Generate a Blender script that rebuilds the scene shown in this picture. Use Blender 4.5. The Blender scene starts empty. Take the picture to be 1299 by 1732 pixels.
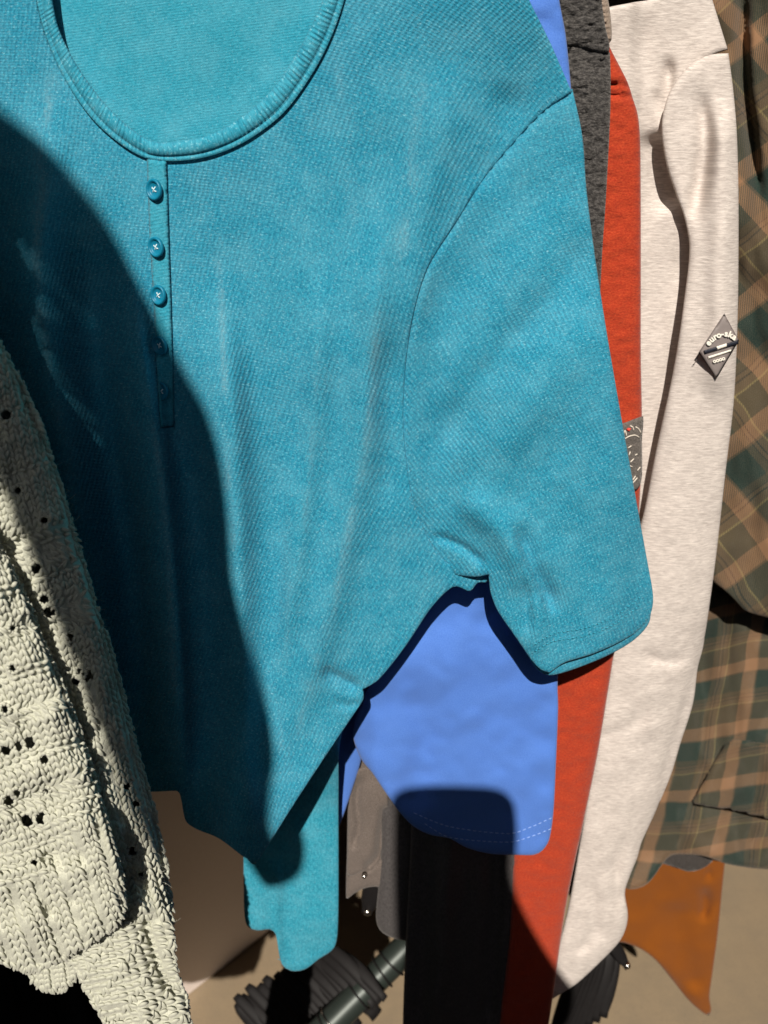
import bpy, bmesh, math, random
import numpy as np
from mathutils import Vector, Matrix
from mathutils.geometry import delaunay_2d_cdt
R = math.radians
rng = np.random.default_rng(7)
random.seed(7)
scene = bpy.context.scene
COL = scene.collection

# ------------------------------------------------------------------ camera, world, sun, exposure
CAM = np.array([0.0, 0.0, 1.45]); PITCH = R(22.0); FPX = 1393.0; W, H = 1299.0, 1732.0
cd = bpy.data.cameras.new('camera'); cam = bpy.data.objects.new('camera', cd); COL.objects.link(cam)
cam.location = CAM; cam.rotation_euler = (R(90) - PITCH, 0, 0)
cd.sensor_fit = 'HORIZONTAL'; cd.sensor_width = 36.0; cd.lens = 36.0 * FPX / W
cd.clip_start = 0.01; cd.clip_end = 200
cd.dof.use_dof = True; cd.dof.focus_distance = 0.53; cd.dof.aperture_fstop = 12.0
scene.camera = cam
SUN = np.array([0.08, 1.0, -0.87])            # direction the light travels
world = bpy.data.worlds.new('World'); scene.world = world; world.use_nodes = True
wn = world.node_tree.nodes; wl = world.node_tree.links
bg = wn['Background']; sky = wn.new('ShaderNodeTexSky'); sky.sky_type = 'NISHITA'; sky.sun_disc = False
sky.sun_elevation = math.atan2(0.87, math.hypot(0.08, 1.0))
sky.sun_rotation = math.atan2(-SUN[0], -SUN[1])
bg.inputs['Strength'].default_value = 0.05
wl.new(sky.outputs[0], bg.inputs[0])
sd = bpy.data.lights.new('sun', 'SUN'); so = bpy.data.objects.new('sun', sd); COL.objects.link(so)
sd.energy = 5.0; sd.angle = R(0.53); sd.color = (1.0, 0.93, 0.84)
so.location = (-0.3, -3, 4)
so.rotation_euler = Vector(SUN).to_track_quat('-Z', 'Y').to_euler()
vs = scene.view_settings; vs.view_transform = 'Standard'; vs.look = 'None'; vs.exposure = 0.12; vs.gamma = 1
vs.use_curve_mapping = False

# ------------------------------------------------------------------ helpers
def P(x, y, d):
    """point of the vertical plane(s) at distance d in front of the lens, seen at x, y"""
    x = np.asarray(x, float); y = np.asarray(y, float); d = np.asarray(d, float)
    a = (x - W / 2) / FPX; b = (H / 2 - y) / FPX
    ry = math.cos(PITCH) + b * math.sin(PITCH); rz = -math.sin(PITCH) + b * math.cos(PITCH)
    k = d / ry
    return np.stack([CAM[0] + a * k, CAM[1] + d + 0 * a, CAM[2] + rz * k], -1)
def PF(x, y, z=0.0):
    """point of a horizontal plane"""
    a = (x - W / 2) / FPX; b = (H / 2 - y) / FPX
    ry = math.cos(PITCH) + b * math.sin(PITCH); rz = -math.sin(PITCH) + b * math.cos(PITCH)
    k = (z - CAM[2]) / rz
    return Vector((a * k, ry * k, z))

def _hash(ix, iy, s):
    n = (ix * 374761393 + iy * 668265263 + s * 1274126177) & 0xffffffff
    n = ((n ^ (n >> 13)) * 1274126177) & 0xffffffff
    return ((n ^ (n >> 16)) & 0xffff) / 65535.0
def vnoise(x, y, s=0):
    x = np.asarray(x, float); y = np.asarray(y, float)
    ix = np.floor(x).astype(np.int64); iy = np.floor(y).astype(np.int64)
    fx = x - ix; fy = y - iy; fx = fx * fx * (3 - 2 * fx); fy = fy * fy * (3 - 2 * fy)
    a = _hash(ix, iy, s); b = _hash(ix + 1, iy, s); c = _hash(ix, iy + 1, s); d = _hash(ix + 1, iy + 1, s)
    return (a + (b - a) * fx) * (1 - fy) + (c + (d - c) * fx) * fy - 0.5
def fbm(x, y, s=0, o=3):
    r = 0; a = 1
    for k in range(o):
        r = r + a * vnoise(x, y, s + k * 17); x = x * 2.03 + 5.1; y = y * 2.03 + 3.7; a *= 0.5
    return r
def smooth(e0, e1, x):
    t = np.clip((x - e0) / (e1 - e0), 0, 1); return t * t * (3 - 2 * t)

def segdist(x, y, pts, signed=False, chunk=6000):
    pts = np.asarray(pts, float); a = pts[:-1]; b = pts[1:]; ab = b - a
    L2 = (ab ** 2).sum(1) + 1e-9; cum = np.concatenate([[0], np.cumsum(np.sqrt(L2))]); tot = cum[-1]
    x = np.asarray(x, float); sh = x.shape; x = x.ravel(); y = np.asarray(y, float).ravel()
    D = np.empty(len(x)); T = np.empty(len(x))
    for i in range(0, len(x), chunk):
        px = x[i:i + chunk, None]; py = y[i:i + chunk, None]
        t = np.clip(((px - a[:, 0]) * ab[:, 0] + (py - a[:, 1]) * ab[:, 1]) / L2, 0, 1)
        dx = px - a[:, 0] - t * ab[:, 0]; dy = py - a[:, 1] - t * ab[:, 1]
        d2 = dx * dx + dy * dy; j = d2.argmin(1); r = np.arange(len(j))
        d = np.sqrt(d2[r, j])
        if signed:
            cr = ab[j, 0] * dy[r, j] - ab[j, 1] * dx[r, j]; d = np.where(cr > 0, d, -d)
        D[i:i + chunk] = d; T[i:i + chunk] = (cum[j] + t[r, j] * np.sqrt(L2)[j]) / tot
    return D.reshape(sh), T.reshape(sh)

def spline(pts, step=8, closed=True):
    """Catmull-Rom through pts; a point (x, y, 1) is a corner"""
    n = len(pts); out = []
    rngi = range(n if closed else n - 1)
    for i in rngi:
        p1 = pts[i]; p2 = pts[(i + 1) % n]
        p0 = pts[(i - 1) % n] if (closed or i > 0) else p1
        p3 = pts[(i + 2) % n] if (closed or i + 2 < n) else p2
        if len(p1) > 2: p0 = p1
        if len(p2) > 2: p3 = p2
        q = [np.array(p[:2], float) for p in (p0, p1, p2, p3)]
        L = np.linalg.norm(q[2] - q[1]); k = max(1, int(round(L / step)))
        m1 = (q[2] - q[0]) * 0.5; m2 = (q[3] - q[1]) * 0.5
        for m in (m1, m2):
            l = np.linalg.norm(m)
            if l > L: m *= L / l
        for j in range(k):
            t = j / k; t2 = t * t; t3 = t2 * t
            out.append((2*t3 - 3*t2 + 1) * q[1] + (t3 - 2*t2 + t) * m1 + (-2*t3 + 3*t2) * q[2] + (t3 - t2) * m2)
    if not closed: out.append(np.array(pts[-1][:2], float))
    return np.array(out)

def inside(x, y, poly):
    r = np.zeros(x.shape, bool); n = len(poly)
    for i in range(n):
        x1, y1 = poly[i]; x2, y2 = poly[(i + 1) % n]
        if y1 == y2: continue
        c = ((y1 > y) != (y2 > y)) & (x < (x2 - x1) * (y - y1) / (y2 - y1) + x1)
        r ^= c
    return r

def field(anglefn, bbox, n=(30, 38), period=7.0):
    """phase whose level lines run along anglefn (radians clockwise from straight up); returns lookup in periods"""
    x0, y0, x1, y1 = bbox; nx, ny = n
    xs = np.linspace(x0, x1, nx); ys = np.linspace(y0, y1, ny); hx = xs[1] - xs[0]; hy = ys[1] - ys[0]
    idx = np.arange(nx * ny).reshape(ny, nx)
    A = np.zeros((nx * ny, nx * ny)); B = np.zeros(nx * ny)
    def add(i, j, g):
        A[i, i] += 1; A[j, j] += 1; A[i, j] -= 1; A[j, i] -= 1; B[j] += g; B[i] -= g
    for r in range(ny):
        for c in range(nx - 1):
            add(idx[r, c], idx[r, c + 1], hx * math.cos(anglefn((xs[c] + xs[c + 1]) / 2, ys[r])))
    for r in range(ny - 1):
        for c in range(nx):
            add(idx[r, c], idx[r + 1, c], hy * math.sin(anglefn(xs[c], (ys[r] + ys[r + 1]) / 2)))
    A[0, 0] += 1
    F = np.linalg.solve(A + np.eye(nx * ny) * 1e-9, B).reshape(ny, nx) / period
    def look(x, y):
        u = np.clip((x - x0) / hx, 0, nx - 1.001); v = np.clip((y - y0) / hy, 0, ny - 1.001)
        i = u.astype(int); j = v.astype(int); fu = u - i; fv = v - j
        return (F[j, i] * (1 - fu) + F[j, i + 1] * fu) * (1 - fv) + (F[j + 1, i] * (1 - fu) + F[j + 1, i + 1] * fu) * fv
    return look
def anglemap(samples, power=2.0):
    s = np.array(samples, float)
    def f(x, y):
        w = 1 / (((s[:, 0] - x) ** 2 + (s[:, 1] - y) ** 2) / 1e4 + 0.25) ** power
        return R(float((w * s[:, 2]).sum() / w.sum()))
    return f

def empty(name, loc, label=None, cat=None, group=None):
    o = bpy.data.objects.new(name, None); COL.objects.link(o); o.location = tuple(loc)
    o.empty_display_size = 0.05
    if label: o['label'] = label
    if cat: o['category'] = cat
    if group: o['group'] = group
    return o
def link(name, verts, faces, mat, parent=None, uv=None, uv2=None, smooth_=True, extra=None):
    me = bpy.data.meshes.new(name)
    verts = np.asarray(verts, float)
    if parent is not None: verts = verts - np.array(parent.matrix_world_loc if hasattr(parent, 'matrix_world_loc') else wloc(parent))
    me.from_pydata(verts.tolist(), [], [tuple(int(i) for i in f) for f in faces])
    if isinstance(mat, (list, tuple)):
        for m in mat: me.materials.append(m)
    else: me.materials.append(mat)
    if smooth_: me.polygons.foreach_set('use_smooth', [True] * len(me.polygons))
    if uv is not None:
        li = np.empty(len(me.loops), int); me.loops.foreach_get('vertex_index', li)
        l = me.uv_layers.new(name='uv'); l.data.foreach_set('uv', np.asarray(uv)[li].ravel())
        if uv2 is not None:
            l2 = me.uv_layers.new(name='ribs'); l2.data.foreach_set('uv', np.asarray(uv2)[li].ravel())
    if extra is not None:
        a = me.attributes.new('fuzz', 'FLOAT', 'POINT'); a.data.foreach_set('value', np.asarray(extra, float))
    me.update()
    o = bpy.data.objects.new(name, me); COL.objects.link(o)
    if parent is not None: o.parent = parent
    return o
def wloc(o):
    v = Vector(o.location)
    while o.parent: o = o.parent; v += Vector(o.location)
    return v

def panel(name, pts, D, mat, parent=None, step=7, edge=8, roll=12, th=0.003, ribs=None, holes=None, back=True, fuzz=None, poly=None, backgap=0.0, backfull=False):
    """closed cloth: a front and a back layer meeting in a rolled edge. pts outline, D(x,y) depth field"""
    poly = spline(pts, edge) if poly is None else poly
    x0, y0 = poly.min(0); x1, y1 = poly.max(0)
    gx, gy = np.meshgrid(np.arange(x0, x1, step), np.arange(y0, y1, step * 0.87))
    gx[1::2] += step / 2
    gx = gx.ravel() + rng.uniform(-.12, .12, gx.size) * step; gy = gy.ravel() + rng.uniform(-.12, .12, gy.size) * step
    k = inside(gx, gy, poly); gx = gx[k]; gy = gy[k]
    cl = np.vstack([poly, poly[:1]])
    e, _ = segdist(gx, gy, cl)
    if roll > 4 and len(gx) > 150:
        # even rings of vertices follow the outline so the rolled edge is smooth
        tan = np.roll(poly, -1, 0) - np.roll(poly, 1, 0); tan /= np.linalg.norm(tan, axis=1)[:, None] + 1e-9
        nrm = np.stack([-tan[:, 1], tan[:, 0]], -1)
        if not inside(*(poly + nrm * .5).T, poly).mean() > .5: nrm = -nrm
        rx = []
        for q in (.10, .35, 1.0):
            r_ = poly + nrm * roll * q; er, _ = segdist(r_[:, 0], r_[:, 1], cl); rx.append(r_[(er > roll * q * .9) & inside(r_[:, 0], r_[:, 1], poly)])
        rx = np.vstack(rx); k = e > roll + step * 0.45; gx = np.concatenate([gx[k], rx[:, 0]]); gy = np.concatenate([gy[k], rx[:, 1]])
    else: k = e > step * 0.55; gx = gx[k]; gy = gy[k]
    nb = len(poly)
    co = [Vector(p) for p in poly] + [Vector(p) for p in np.stack([gx, gy], -1)]
    v, ed, f, ov, oe, of = delaunay_2d_cdt(co, [], [list(range(nb))], 1, 1e-4)
    v = np.array([(a[0], a[1]) for a in v]); x, y = v[:, 0], v[:, 1]
    f = np.array([t for t in f if len(t) == 3])
    if holes is not None and len(holes):
        c = v[f].mean(1); hk = np.ones(len(f), bool)
        for hx, hy, hr in holes: hk &= (c[:, 0] - hx) ** 2 + (c[:, 1] - hy) ** 2 > hr * hr
        fall = f; f = f[hk]
    else: fall = f
    a, b, c = v[f[:, 0]], v[f[:, 1]], v[f[:, 2]]
    area = (b[:, 0] - a[:, 0]) * (c[:, 1] - a[:, 1]) - (b[:, 1] - a[:, 1]) * (c[:, 0] - a[:, 0])
    f = np.where((area > 0)[:, None], f[:, ::-1], f)           # image y is down: make fronts face the lens
    e, _ = segdist(x, y, cl)
    on = e < 0.3
    t = np.clip(e / roll, 0, 1); prof = th * np.sqrt(np.clip(1 - (1 - t) ** 2, 0, 1))
    d = D(x, y)
    vf = P(x, y, d - prof)
    uv = P(x, y, d)[:, [0, 2]]
    uv2 = np.stack([ribs[0](x, y), ribs[1](x, y)], -1) if ribs is not None else uv
    fz = fuzz(x, y) if fuzz is not None else None
    n = len(x)
    if back:
        mp = np.where(on, np.arange(n), np.arange(n) + n)
        vb = P(x, y, d + prof + backgap * t)
        fb = f
        if backfull:
            A_, B_, C_ = v[fall[:, 0]], v[fall[:, 1]], v[fall[:, 2]]
            ar = (B_[:, 0] - A_[:, 0]) * (C_[:, 1] - A_[:, 1]) - (B_[:, 1] - A_[:, 1]) * (C_[:, 0] - A_[:, 0]); fb = np.where((ar > 0)[:, None], fall[:, ::-1], fall)
        vv = np.vstack([vf, vb]); ff = np.vstack([f, mp[fb][:, ::-1]])
        uv = np.vstack([uv, uv]); uv2 = np.vstack([uv2, uv2]); fz = None if fz is None else np.concatenate([fz, fz])
    else: vv, ff = vf, f
    used = np.zeros(len(vv), bool); used[ff.ravel()] = True; rm = np.cumsum(used) - 1
    return link(name, vv[used], rm[ff], mat, parent, uv[used], uv2[used], extra=None if fz is None else fz[used])

def crease(x, y, pts, wl, wr, amp, taper=0.15, sharp=2):
    d, t = segdist(x, y, spline(pts, 12, False), True)
    g = np.where(d < 0, np.exp(-np.abs(d / wl) ** sharp), np.exp(-np.abs(d / wr) ** sharp))
    return amp * g * smooth(0, taper, t) * smooth(0, taper, 1 - t)

def tube(pts3, rad, seg=8, cap=True):
    pts3 = np.asarray(pts3, float); n = len(pts3); rad = np.broadcast_to(np.asarray(rad, float), (n,))
    tg = np.gradient(pts3, axis=0); tg /= np.linalg.norm(tg, axis=1)[:, None] + 1e-12
    up = np.array([0, 0, 1.]) if abs(tg[:, 2]).mean() < .8 else np.array([0, 1., 0])
    s = np.cross(tg, up); s /= np.linalg.norm(s, axis=1)[:, None] + 1e-12; u = np.cross(s, tg)
    an = np.arange(seg) * 2 * math.pi / seg
    v = pts3[:, None] + rad[:, None, None] * (np.cos(an)[None, :, None] * s[:, None] + np.sin(an)[None, :, None] * u[:, None])
    v = v.reshape(-1, 3); f = []
    for i in range(n - 1):
        for j in range(seg):
            f.append((i*seg + j, i*seg + (j+1) % seg, (i+1)*seg + (j+1) % seg, (i+1)*seg + j))
    if cap: f.append(tuple(range(seg))[::-1]); f.append(tuple(range((n-1)*seg, n*seg)))
    return v, f
def join(parts):
    V = []; F = []; o = 0
    for v, f in parts:
        V.append(np.asarray(v)); F += [tuple(i + o for i in q) for q in f]; o += len(v)
    return np.vstack(V), F
def box(c, s, rot=None):
    c = np.array(c, float); v = np.array([(x, y, z) for x in (-.5, .5) for y in (-.5, .5) for z in (-.5, .5)]) * np.array(s)
    if rot is not None: v = v @ np.array(rot.to_matrix()).T
    return v + c, [(0,1,3,2), (4,6,7,5), (0,4,5,1), (2,3,7,6), (0,2,6,4), (1,5,7,3)]

def stitches(name, line, D, mat, parent, length=7, gap=4, r=0.00035, lift=0.001, cross=False):
    """a row of thread stitches lying on a cloth along a line"""
    pl = spline(line, 3, False); seg = np.linalg.norm(np.diff(pl, axis=0), axis=1); cum = np.concatenate([[0], np.cumsum(seg)])
    parts = []; s = 0
    while s + length < cum[-1]:
        q = np.linspace(s, s + length, 5); x = np.interp(q, cum, pl[:, 0]); y = np.interp(q, cum, pl[:, 1])
        if cross:
            dx, dy = x[-1] - x[0], y[-1] - y[0]; m = np.linspace(-.5, .5, 5); cx, cy = x[2], y[2]
            x = cx - dy * m * cross; y = cy + dx * m * cross
        arc = np.sin(np.linspace(0, math.pi, 5))
        parts.append(tube(P(x, y, D(x, y) - lift * (.3 + .7 * arc)), r * (0.6 + .4 * arc), 6)); s += length + gap
    v, f = join(parts); return link(name, v, f, mat, parent)

# ------------------------------------------------------------------ materials
class NT:
    def __init__(s, name):
        s.m = bpy.data.materials.new(name); s.m.use_nodes = True; s.t = s.m.node_tree; s.b = s.t.nodes['Principled BSDF']
    def n(s, typ, **kw):
        o = s.t.nodes.new(typ)
        for k, v in kw.items():
            if k.startswith('i_'):
                key = k[2:]; key = int(key) if key.isdigit() else key.replace('_', ' ')
                s.inp(o, key, v)
            else: setattr(o, k, v)
        return o
    def inp(s, o, key, v):
        if isinstance(v, bpy.types.NodeSocket): s.t.links.new(v, o.inputs[key])
        else: o.inputs[key].default_value = v
    def math(s, op, a, b=0.0, c=0.0):
        o = s.n('ShaderNodeMath', operation=op); s.inp(o, 0, a); s.inp(o, 1, b); s.inp(o, 2, c); return o.outputs[0]
    def mix(s, f, a, b, bt='MIX'):
        o = s.n('ShaderNodeMix', data_type='RGBA', blend_type=bt); s.inp(o, 0, f); s.inp(o, 6, a); s.inp(o, 7, b); return o.outputs[2]
    def uv(s, name='uv', scale=(1, 1, 1), rot=0):
        u = s.n('ShaderNodeUVMap', uv_map=name); mp = s.n('ShaderNodeMapping'); s.inp(mp, 0, u.outputs[0])
        mp.inputs['Scale'].default_value = scale; mp.inputs['Rotation'].default_value = (0, 0, rot); return mp.outputs[0]
    def noise(s, vec, scale, detail=2, rough=.5, dist=0.0):
        o = s.n('ShaderNodeTexNoise'); s.inp(o, 'Vector', vec); o.inputs['Scale'].default_value = scale
        o.inputs['Detail'].default_value = detail; o.inputs['Roughness'].default_value = rough; o.inputs['Distortion'].default_value = dist
        return o.outputs[0]
    def ramp(s, fac, stops, interp='LINEAR'):
        o = s.n('ShaderNodeValToRGB'); s.inp(o, 0, fac); cr = o.color_ramp; cr.interpolation = interp
        while len(cr.elements) < len(stops): cr.elements.new(0.5)
        for e, (p, c) in zip(cr.elements, stops): e.position = p; e.color = (*c, 1) if len(c) == 3 else c
        return o.outputs[0]
    def bump(s, h, dist, strength=1.0, normal=None):
        o = s.n('ShaderNodeBump'); s.inp(o, 'Height', h); o.inputs['Distance'].default_value = dist
        o.inputs['Strength'].default_value = strength
        if normal is not None: s.t.links.new(normal, o.inputs['Normal'])
        return o.outputs[0]
    def fin(s, col, rough=.9, normal=None, sheen=0.0, sheencol=(1, 1, 1), spec=.2):
        s.inp(s.b, 'Base Color', col if isinstance(col, bpy.types.NodeSocket) else (*col, 1)); s.inp(s.b, 'Roughness', rough)
        s.b.inputs['Specular IOR Level'].default_value = spec
        s.b.inputs['Sheen Weight'].default_value = sheen; s.b.inputs['Sheen Tint'].default_value = (*sheencol, 1)
        s.b.inputs['Sheen Roughness'].default_value = .5
        if normal is not None: s.t.links.new(normal, s.b.inputs['Normal'])
        return s.m
def v3(c): return (*c, 1)

def mat_rib(name, dark, mid, light, rib=0.00026, ribcol=.5, course=.45, fleck=1.6):
    m = NT(name); uv = m.uv(); ur = m.uv('ribs')
    fibre = m.noise(m.uv('ribs', (1.0, .38, 1)), 2.1, 4, .8, .2)
    fine = m.noise(uv, 1500, 2, .6); mott = m.noise(uv, 55, 3, .6)
    sep = m.n('ShaderNodeSeparateXYZ'); m.inp(sep, 0, ur)
    wob = m.noise(uv, 120, 2); ux = m.math('MULTIPLY_ADD', wob, .5, sep.outputs[0])
    w = m.math('SINE', m.math('MULTIPLY', ux, 2 * math.pi)); c = m.math('SINE', m.math('MULTIPLY', sep.outputs[1], 2 * math.pi))
    rib_h = m.math('MULTIPLY_ADD', w, .5, .5); crs = m.math('MULTIPLY_ADD', c, .5, .5)
    tot = m.math('MULTIPLY_ADD', crs, course, rib_h)
    # the strength of the rib relief varies over the cloth as it is stretched
    st = m.ramp(m.noise(uv, 14, 2), [(.35, (.35,) * 3), (.65, (1,) * 3)])
    c1 = m.mix(m.ramp(fibre, [(.36, (0,) * 3), (.64, (1,) * 3)]), v3(dark), v3(mid))
    c1 = m.mix(m.math('MULTIPLY', m.math('SUBTRACT', 1.0, rib_h), m.math('MULTIPLY', st, ribcol)), c1, v3(dark))
    flk = m.ramp(m.noise(m.uv('ribs', (.45, 1.1, 1)), 2.4, 2, .85), [(.57, (0,) * 3), (.76, (1,) * 3)])
    c2 = m.mix(m.math('MULTIPLY', flk, .55 * fleck), c1, v3(light))
    c2 = m.mix(m.math('MULTIPLY', m.ramp(mott, [(.4, (0,) * 3), (.7, (1,) * 3)]), .10), c2, v3(light))
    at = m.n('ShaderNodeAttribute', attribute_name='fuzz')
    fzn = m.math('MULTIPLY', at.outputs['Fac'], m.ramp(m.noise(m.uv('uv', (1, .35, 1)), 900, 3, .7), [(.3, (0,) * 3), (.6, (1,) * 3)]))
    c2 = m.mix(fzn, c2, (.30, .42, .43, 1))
    n1 = m.bump(m.math('MULTIPLY', tot, m.math('MULTIPLY_ADD', st, .7, .3)), rib, .9)
    n2 = m.bump(m.math('ADD', fibre, m.math('MULTIPLY', fine, .6)), .0006, .55, n1)
    return m.fin(c2, .85, n2, .10, (.7, .9, 1), .25)

def mat_fleece(name, a, b, scale=700, bump=.0006, stretch=(1, 1, 1), contrast=(.35, .65), mscale=90, rot=0, sheen=.2, mott=.3, spec=.2, bscale=None, under=None):
    m = NT(name); uv = m.uv('uv', stretch, rot)
    f = m.noise(uv, scale, 4, .7, .4); g = m.noise(uv, mscale, 3, .6)
    c = m.mix(m.ramp(f, [(contrast[0], (0,) * 3), (contrast[1], (1,) * 3)]), v3(a), v3(b))
    c = m.mix(m.math('MULTIPLY', m.ramp(g, [(.35, (0,) * 3), (.65, (1,) * 3)]), mott), c, v3(a if under is None else under))
    h = m.noise(uv, bscale or scale * .6, 3, .6)
    return m.fin(c, .92, m.bump(m.math('ADD', h, m.math('MULTIPLY', f, .5)), bump, .8), sheen, (1, .95, .9), spec)

def mat_plaid(name):
    m = NT(name); ur = m.uv('ribs'); sep = m.n('ShaderNodeSeparateXYZ'); m.inp(sep, 0, ur)
    wob = m.noise(ur, 1.3, 2)
    g = (.003, .024, .021); t = (.25, .135, .07); br = (.11, .072, .040); ol = (.060, .048, .028); bk = (.018, .016, .016); ye = (.21, .165, .07)
    st = [(0, g), (.29, ol), (.36, bk), (.375, br), (.41, bk), (.425, br), (.50, ye), (.517, ol), (.79, t), (.975, br)]
    ou = []
    for i in (0, 1):
        fr = m.math('FRACT', m.math('MULTIPLY_ADD', wob, .16, sep.outputs[i])); ou.append(m.ramp(fr, st, 'CONSTANT'))
    tw = m.math('FRACT', m.math('MULTIPLY', m.math('ADD', sep.outputs[0], sep.outputs[1]), 34.0))
    tf = m.math('MULTIPLY_ADD', m.ramp(tw, [(.3, (0,) * 3), (.7, (1,) * 3)]), .56, .22)
    c = m.mix(tf, ou[0], ou[1]); uv = m.uv()
    f = m.noise(uv, 900, 4, .7); c = m.mix(m.math('MULTIPLY', m.ramp(f, [(.35, (0,) * 3), (.7, (1,) * 3)]), .14), c, (.30, .23, .15, 1))
    return m.fin(c, .92, m.bump(m.math('ADD', f, m.math('MULTIPLY', tw, .5)), .0006, .7), .15, (1, .9, .8))

TEAL_D = (.004, .150, .255); TEAL_M = (.036, .355, .505); TEAL_L = (.34, .70, .78)
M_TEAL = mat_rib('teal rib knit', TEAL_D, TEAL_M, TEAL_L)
M_TEALF = mat_rib('teal rib knit fine', (.008, .205, .30), (.044, .375, .505), TEAL_L, .0001, .12, .3, .8)
M_TBAND = mat_rib('teal band', (.006, .18, .28), (.040, .365, .495), TEAL_L, .0002, .2, .2)
def plain(name, c, rough=.6, metal=0.0, spec=.4, coat=0):
    m = NT(name); m.b.inputs['Metallic'].default_value = metal
    n = m.noise(m.n('ShaderNodeTexCoord').outputs['Object'], 180, 3, .6)
    cc = m.mix(m.math('MULTIPLY', n, .35), v3(c), v3([min(1, k * 1.5 + .01) for k in c]))
    m.b.inputs['Coat Weight'].default_value = coat
    return m.fin(cc, rough, m.bump(n, .0002, .3), 0, spec=spec)
M_BUTTON = plain('teal button plastic', (.004, .17, .28), .38, 0, .35, .0)
M_THREAD = plain('pale thread', (.55, .72, .76), .7)
M_TTHREAD = plain('teal thread', (.03, .34, .47), .7)
M_BLUE = mat_fleece('blue cotton jersey', (.055, .155, .54), (.115, .255, .68), 1500, .00025, (1, 1, 1), (.3, .7), 40, 0, .12, .15)
M_BTHREAD = plain('blue stitch thread', (.35, .5, .85), .7)
M_CHAR = mat_fleece('charcoal fleece', (.030, .028, .027), (.15, .14, .13), 420, .002, (1, 1.8, 1), (.42, .72), 160, 0, .2, .3, .2, 300)
M_RED = mat_fleece('red fleece', (.33, .026, .009), (.52, .070, .021), 620, .0007, (1, 1.5, 1), (.35, .68), 120, 0, .15, .35)
M_WHITE = mat_fleece('pale grey melange sweatshirt', (.45, .395, .36), (.77, .70, .64), 260, .0004, (.45, 3.4, 1), (.34, .66), 60, R(10), .1, .15, .2, 700)
M_PLAID = mat_plaid('green brown plaid flannel')
M_KNIT = mat_fleece('sage cream cotton yarn', (.41, .415, .335), (.65, .655, .545), 900, .0004, (1, 1, 1), (.3, .7), 80, 0, .25, .25)
M_ORANGE = mat_fleece('orange jersey', (.17, .045, .003), (.25, .073, .005), 1300, .0003, (1, 1, 1), (.3, .7), 40, 0, .1, .2)
M_GREYM = mat_fleece('brown grey melange cotton', (.10, .08, .068), (.19, .155, .135), 900, .0005, (1, 1, 1), (.38, .62), 90, 0, .15, .2)
M_BLACKF = mat_fleece('black knit cotton', (.045, .040, .040), (.10, .092, .090), 700, .0006, (1, .4, 1), (.35, .7), 90, 0, .1, .2)
M_COLLAR = mat_fleece('beige ribbed knit', (.22, .17, .13), (.38, .30, .24), 900, .0006)
M_DRIB = mat_fleece('dark grey rib', (.028, .024, .022), (.06, .052, .047), 900, .0006)
M_BPLAST = plain('black plastic', (.009, .008, .008), .6, 0, .14)
M_PIPE = plain('dark green grey lacquered steel', (.026, .034, .029), .42, .3, .4)
M_STEEL = plain('bright steel', (.55, .52, .48), .25, 1.0)
M_RUB = plain('grey rubber badge', (.21, .18, .17), .55)
M_RUBD = plain('grey rubber badge edge', (.16, .135, .13), .5)
M_NAVY = plain('navy ink', (.012, .014, .024), .5)
M_INK = plain('cream ink', (.85, .80, .68), .6)
M_PATCH = mat_fleece('grey embroidered felt', (.07, .062, .055), (.20, .175, .155), 800, .001)
M_SILV = plain('silver embroidery', (.62, .56, .48), .45)
M_REDI = plain('red embroidery', (.6, .05, .03), .5)
def mat_floor():
    m = NT('worn concrete floor'); tc = m.n('ShaderNodeTexCoord').outputs['Object']
    a = m.noise(tc, 3, 5, .6); b = m.noise(tc, 40, 4, .7); s = m.ramp(m.noise(tc, 9, 3), [(.45, (0,) * 3), (.7, (1,) * 3)])
    c = m.mix(a, (.27, .20, .125, 1), (.38, .29, .185, 1)); c = m.mix(m.math('MULTIPLY', b, .6), c, (.20, .155, .105, 1)); gr = m.ramp(m.noise(tc, 260, 3, .7), [(.55, (0,) * 3), (.7, (1,) * 3)]); c = m.mix(m.math('MULTIPLY', gr, .5), c, (.13, .11, .085, 1)); c = m.mix(m.math('MULTIPLY', s, .3), c, (.20, .165, .12, 1))
    return m.fin(c, m.math('MULTIPLY_ADD', b, .3, .35), m.bump(b, .001, .3), 0, spec=.4)
M_FLOOR = mat_floor()
M_BOX = plain('off white painted board', (.70, .60, .54), .6)
M_ROOM = plain('grey painted wall', (.16, .14, .12), .8)
M_CASTER = plain('dark board', (.05, .05, .05), .8)

# ------------------------------------------------------------------ floor and what stands on it
fl, ff = box((0, 8, -.02), (60, 60, .04)); o = link('floor', fl, ff, M_FLOOR, smooth_=False); o['kind'] = 'structure'
def slab(name, x0, x1, y0, y1, z0, z1):
    v, f = box(((x0+x1)/2, (y0+y1)/2, (z0+z1)/2), (x1-x0, y1-y0, z1-z0)); o = link(name, v, f, M_ROOM, smooth_=False); o['kind'] = 'structure'
slab('ceiling', -3, 3, -.9, 6, 3.45, 3.5); slab('wall', -3.1, -3, -.9, 6, 0, 3.5); slab('wall', 3, 3.1, -.9, 6, 0, 3.5); slab('wall', -3, 3, 6, 6.1, 0, 3.5)
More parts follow.
